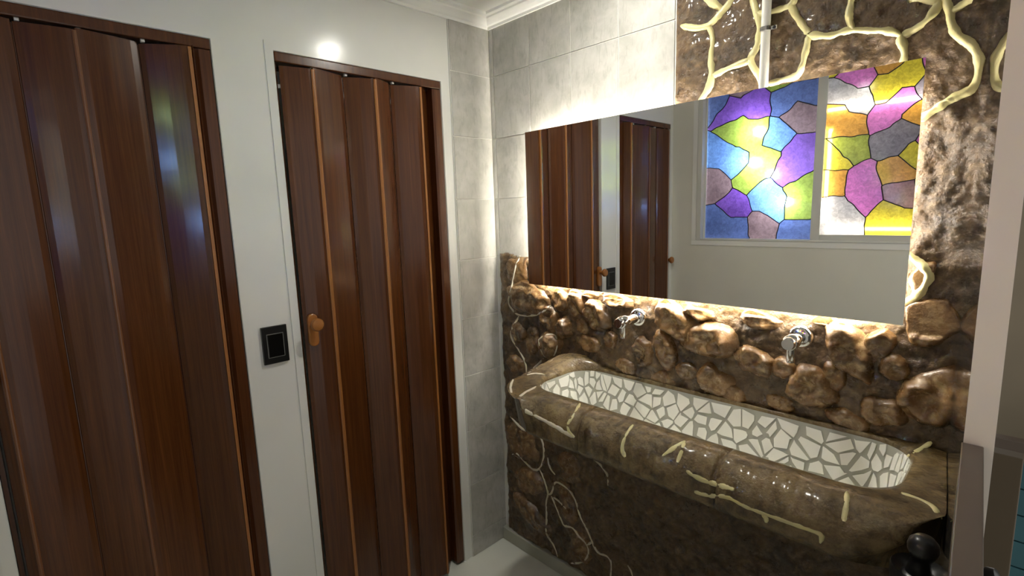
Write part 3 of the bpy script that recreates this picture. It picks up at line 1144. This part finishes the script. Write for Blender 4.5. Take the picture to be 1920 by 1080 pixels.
def stained(seedlist, rectp, yf, parent):
    pts, colr = [], []
    for (X, Y), c in seedlist:
        p = on_y(*c7(X, Y), 2 * MYF * 1.0 * -1 * -1 * -1 * -1 * 0 + (2 * MYF - YB))
        pts.append((p.x, p.z))
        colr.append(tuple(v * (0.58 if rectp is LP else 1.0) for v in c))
    S_ = np.array(pts)
    # neighbouring seeds of one colour share a cell: the joint between them carries no lead
    x0, z0, x1, z1 = rectp

    def warp(p):
        ex = min(p[0] - x0, x1 - p[0], p[1] - z0, z1 - p[1])
        k_ = max(0, min(1, ex / .03)) * .012
        return (p[0] + k_ * noise.noise(Vector((p[0] * 16, p[1] * 16, 3.3))), p[1] + k_ * noise.noise(Vector((p[0] * 16, p[1] * 16, 9.1))))

    lead_bm = bmesh.new()
    for i, s in enumerate(S_):
        poly = [((x0, z0), None), ((x1, z0), None), ((x1, z1), None), ((x0, z1), None)]
        dd = ((S_ - s) ** 2).sum(1)
        edges_to = []
        poly = [(x0, z0), (x1, z0), (x1, z1), (x0, z1)]
        for j in np.argsort(dd)[1:]:
            dx, dy = S_[j] - s
            L_ = math.hypot(dx, dy)
            nx, ny = dx / L_, dy / L_
            mx, my = (S_[j] + s) / 2
            poly = clip(poly, nx, ny, nx * mx + ny * my)
            edges_to.append((nx, ny, nx * mx + ny * my, j))
            if len(poly) < 3:
                break
        if len(poly) < 3:
            continue
        sub = []
        for a in range(len(poly)):
            p, q = poly[a], poly[(a + 1) % len(poly)]
            n = max(1, int(math.hypot(q[0] - p[0], q[1] - p[1]) / .012))
            seg_pts = [(p[0] + (q[0] - p[0]) * t / n, p[1] + (q[1] - p[1]) * t / n) for t in range(n + 1)]
            sub += seg_pts[:-1]
            mid = ((p[0] + q[0]) / 2, (p[1] + q[1]) / 2)
            nb_ = [e for e in edges_to if abs(e[0] * p[0] + e[1] * p[1] - e[2]) < 1e-6 and abs(e[0] * q[0] + e[1] * q[1] - e[2]) < 1e-6]
            if nb_ and nb_[0][3] > i and colr[nb_[0][3]] != colr[i]:
                wp = [Vector((*warp(u), 0)) for u in seg_pts]
                for u, v_ in zip(wp, wp[1:]):
                    d_ = (v_ - u)
                    if d_.length < 1e-6:
                        continue
                    d_.normalize()
                    sd = Vector((-d_.y, d_.x, 0)) * .0022
                    u2, v2 = u - d_ * .0008, v_ + d_ * .0008
                    q_ = [u2 + sd, u2 - sd, v2 - sd, v2 + sd]
                    fr_ = [lead_bm.verts.new((w_.x, yf + .0028, w_.y)) for w_ in q_]
                    bk_ = [lead_bm.verts.new((w_.x, yf - .0005, w_.y)) for w_ in q_]
                    lead_bm.faces.new(fr_)
                    for t in range(4):
                        lead_bm.faces.new((fr_[t], fr_[(t + 1) % 4], bk_[(t + 1) % 4], bk_[t]))
        sub = [warp(u) for u in sub]
        c = colr[i]
        if c not in smats:
            smats[c] = mat_stained('stained_glass_%d' % len(smats), c)
        bm_ = bmesh.new()
        A = [bm_.verts.new((u[0], yf, u[1])) for u in sub]
        B = [bm_.verts.new((u[0], yf - .0001, u[1])) for u in sub]
        bm_.faces.new(A)
        bmesh.ops.delete(bm_, geom=B, context='VERTS')
        o = from_bm('glass_piece', bm_, smats[c])
        reparent(o, win)
        o.parent = parent
        o.matrix_parent_inverse = (Matrix.Translation(win.location)).inverted() @ Matrix.Identity(4)
    o = from_bm('lead_line', lead_bm, LEAD)
    o.parent = parent
    o.matrix_parent_inverse = (Matrix.Translation(win.location)).inverted()


def fix_parent(o, parent):
    o.parent = parent
    o.matrix_parent_inverse = Matrix.Identity(4)


stained(LSEED, LP, YB - .045, s1)
stained(RSEED, RP, YB - .015, s2)
for s_ in (s1, s2):
    for ch in s_.children:
        ch.matrix_parent_inverse = Matrix.Identity(4)      # sash meshes are modelled in world coordinates

# lamps in the niche behind the panes
BULB = mat_emit('cool_white_bulb', COOL, 240.0)
BW = {328: 'topmost', 300: 'second from the top', 400: 'third from the top', 485: 'lowest'}
spots = [(328, 430), (300, 610), (400, 680), (485, 835)]
for X, Y in spots:
    p = on_y(*c7(X, Y), 2 * MYF - YB)
    t = empty('led_bulb', (p.x, YB - .28, p.z))
    tag(t, 'lit cool white bulb behind the left stained pane, %s of the four' % BW[X], 'bulb', 'bulbs behind the stained glass')
    reparent(lathe('lamp_socket', [(.014, 0), (.014, .15), (.010, .170)], (p.x, YB - .28, p.z), (0, 1, 0), CONDUIT, n=16), t)
    reparent(lathe('bulb', [(.012, -.008), (.022, .006), (.026, .022), (.021, .036), (.010, .045), (0, .047)], (p.x, YB - .112, p.z), (0, 1, 0), BULB, n=20), t)
TUBE = mat_emit('warm_white_tube', WARM, 22.0)
for nm, a, b, lab in (('light_tube', (1545, 205), (1760, 172), 'upper horizontal light tube behind the right stained pane'), ('light_tube', (1552, 240), (1545, 415), 'upright light tube behind the right stained pane'),
                      ('light_tube', (1545, 430), (1760, 437), 'lower horizontal light tube behind the right stained pane')):
    p, q = on_y(*a, 2 * MYF - YB), on_y(*b, 2 * MYF - YB)
    if abs(p.x - q.x) > .1:
        q.z = p.z
        q.x = 1.45
    else:
        q.x = p.x
    p.y = q.y = YB - .045
    d = q - p
    o = empty(nm, p)
    tag(o, lab, 'light tube', 'light tubes behind the stained glass')
    reparent(lathe('tube', [(0, 0), (.0085, .001), (.0085, d.length - .001), (0, d.length)], p, d, TUBE, n=12), o)
    bm = bmesh.new()
    for e_ in (p, q):
        add_box(bm, (e_.x - .006, YB - .285, e_.z - .006), (e_.x + .006, e_.y + .004, e_.z + .006))
    reparent(from_bm('bracket', bm, CONDUIT), o)

# ------------------------------------------------------------------ conduit over the mirror
cx_ = 1.128
cn = empty('cable_conduit', (cx_, -.03, 1.80))
tag(cn, 'white plastic cable conduit running up the rock wall from the mirror', 'conduit')
reparent(lathe('tube', [(.0115, 0), (.0115, 0.545)], (cx_, -.034, 1.79), (0, 0, 1), CONDUIT, n=20), cn)
zc_ = on_y(1443, 53, -.034).z
bm = bmesh.new()
for k_ in range(24):
    pass
r0, r1 = .0118, .0142
ring = []
for i in range(28):
    a = 2 * math.pi * i / 28
    ca, sa = math.cos(a), math.sin(a)
    ring.append([bm.verts.new((cx_ + r * ca, -.034 + r * sa, zc_ + h)) for r, h in ((r0, -.005), (r1, -.005), (r1, .005), (r0, .005))])
for i in range(28):
    A, B = ring[i], ring[(i + 1) % 28]
    for q in range(4):
        bm.faces.new((A[q], A[(q + 1) % 4], B[(q + 1) % 4], B[q]))
add_box(bm, (cx_ + .012, -.034, zc_ - .005), (cx_ + .027, -.018, zc_ + .005), .001)
cl_ = from_bm('pipe_clip', bm, CHROME)
reparent(cl_, cn)
sc_ = lathe('screw', [(.004, 0), (.004, .002), (0, .003)], (cx_ + .021, -.034, zc_), (0, -1, 0), BLACK, n=12)
sc_.parent = cl_
sc_.matrix_parent_inverse = Matrix.Identity(4)

# ------------------------------------------------------------------ half door, post and planks at the right edge
hd = empty('half_door', (1.63, -0.75, 0))
tag(hd, 'low brown door leaf with black knob, seen along its top edge beside the sink', 'half door')
y_a, y_b = PY - .008, -1.10
xa_l, xa_r = 1.6205, 1.6445
xb_l = xa_l + .058 * (y_a - y_b)
xb_r = xa_r + .058 * (y_a - y_b)
reparent(prism('leaf', [(xa_l, y_a), (xa_r, y_a), (xb_r, y_b), (xb_l, y_b)], 0.10, 1.203, BROWN_BOARD, bevel=.0015), hd)
hx, hy, hz = 1.596, -0.660, 1.036
h_ = lathe('handle', [(0, -.085), (.022, -.085), (.030, -.060), (.0325, -.02), (.034, 0), (.0325, .003), (.029, -.002), (.020, -.008), (.015, -.004), (0, -.004)], (hx, hy, hz), (0, 0, 1), BLACK, n=32)
reparent(h_, hd)
h_['label'] = 'black cupped latch'
kb_ = lathe('knob', [(.016, -.008), (.0135, .006), (.0115, .017), (.0135, .021), (.0175, .029), (.0185, .036), (.0170, .044), (.011, .051), (0, .053)], (hx, hy, hz), (.06, 0, 1), BLACK, n=28)
kb_.parent = h_
kb_.matrix_parent_inverse = Matrix.Identity(4)
reparent(box('latch_arm', (hx + .022, hy - .020, hz - .075), (1.640, hy + .016, hz - .016), BLACK, bevel=.006), hd)
reparent(lathe('outer_knob', [(.008, 0), (.008, .012), (.013, .018), (.016, .026), (.014, .034), (0, .038)], (1.645, -.655, 1.045), (1, 0, 0.5), BLACK, n=24), hd)

po = box('wooden_post', (1.640, -0.125, 0), (1.691, -0.090, 1.03), POST, bevel=.002)
tag(po, 'narrow tan brown post behind the partition at the right edge', 'post')
pl = empty('plank_screen', (2.1, 0.80, 0))
tag(pl, 'low turquoise plank screen beyond the partition at the lower right', 'plank screen')
for i in range(7):
    z0 = 0.005 + i * 0.095
    reparent(box('plank', (1.63, 0.80, z0), (2.45, 0.822, z0 + .091), TEAL, bevel=.003), pl)
reparent(box('top_rail', (1.62, 0.79, 0.672), (2.46, 0.832, 0.74), BROWN_BOARD, bevel=.004), pl)

# ------------------------------------------------------------------ ceiling lamp (its glint shows on the wall over the second door)
lx, ly = 0.74, -0.35
la = empty('ceiling_lamp', (lx, ly, ZC))
tag(la, 'small round white ceiling lamp in front of the mirror wall, above the picture', 'ceiling lamp')
reparent(lathe('trim_ring', [(.031, 0), (.047, 0), (.047, .008), (.040, .014), (.031, .012), (.031, 0)], (lx, ly, ZC - .0005), (0, 0, -1), CONDUIT, n=36), la)
reparent(lathe('diffuser', [(.0305, .001), (.0305, .008), (.022, .013), (0, .015)], (lx, ly, ZC - .0005), (0, 0, -1), mat_emit('neutral_white_diffuser', (1.0, 0.97, 0.88), LAMP_STRENGTH), n=32), la)
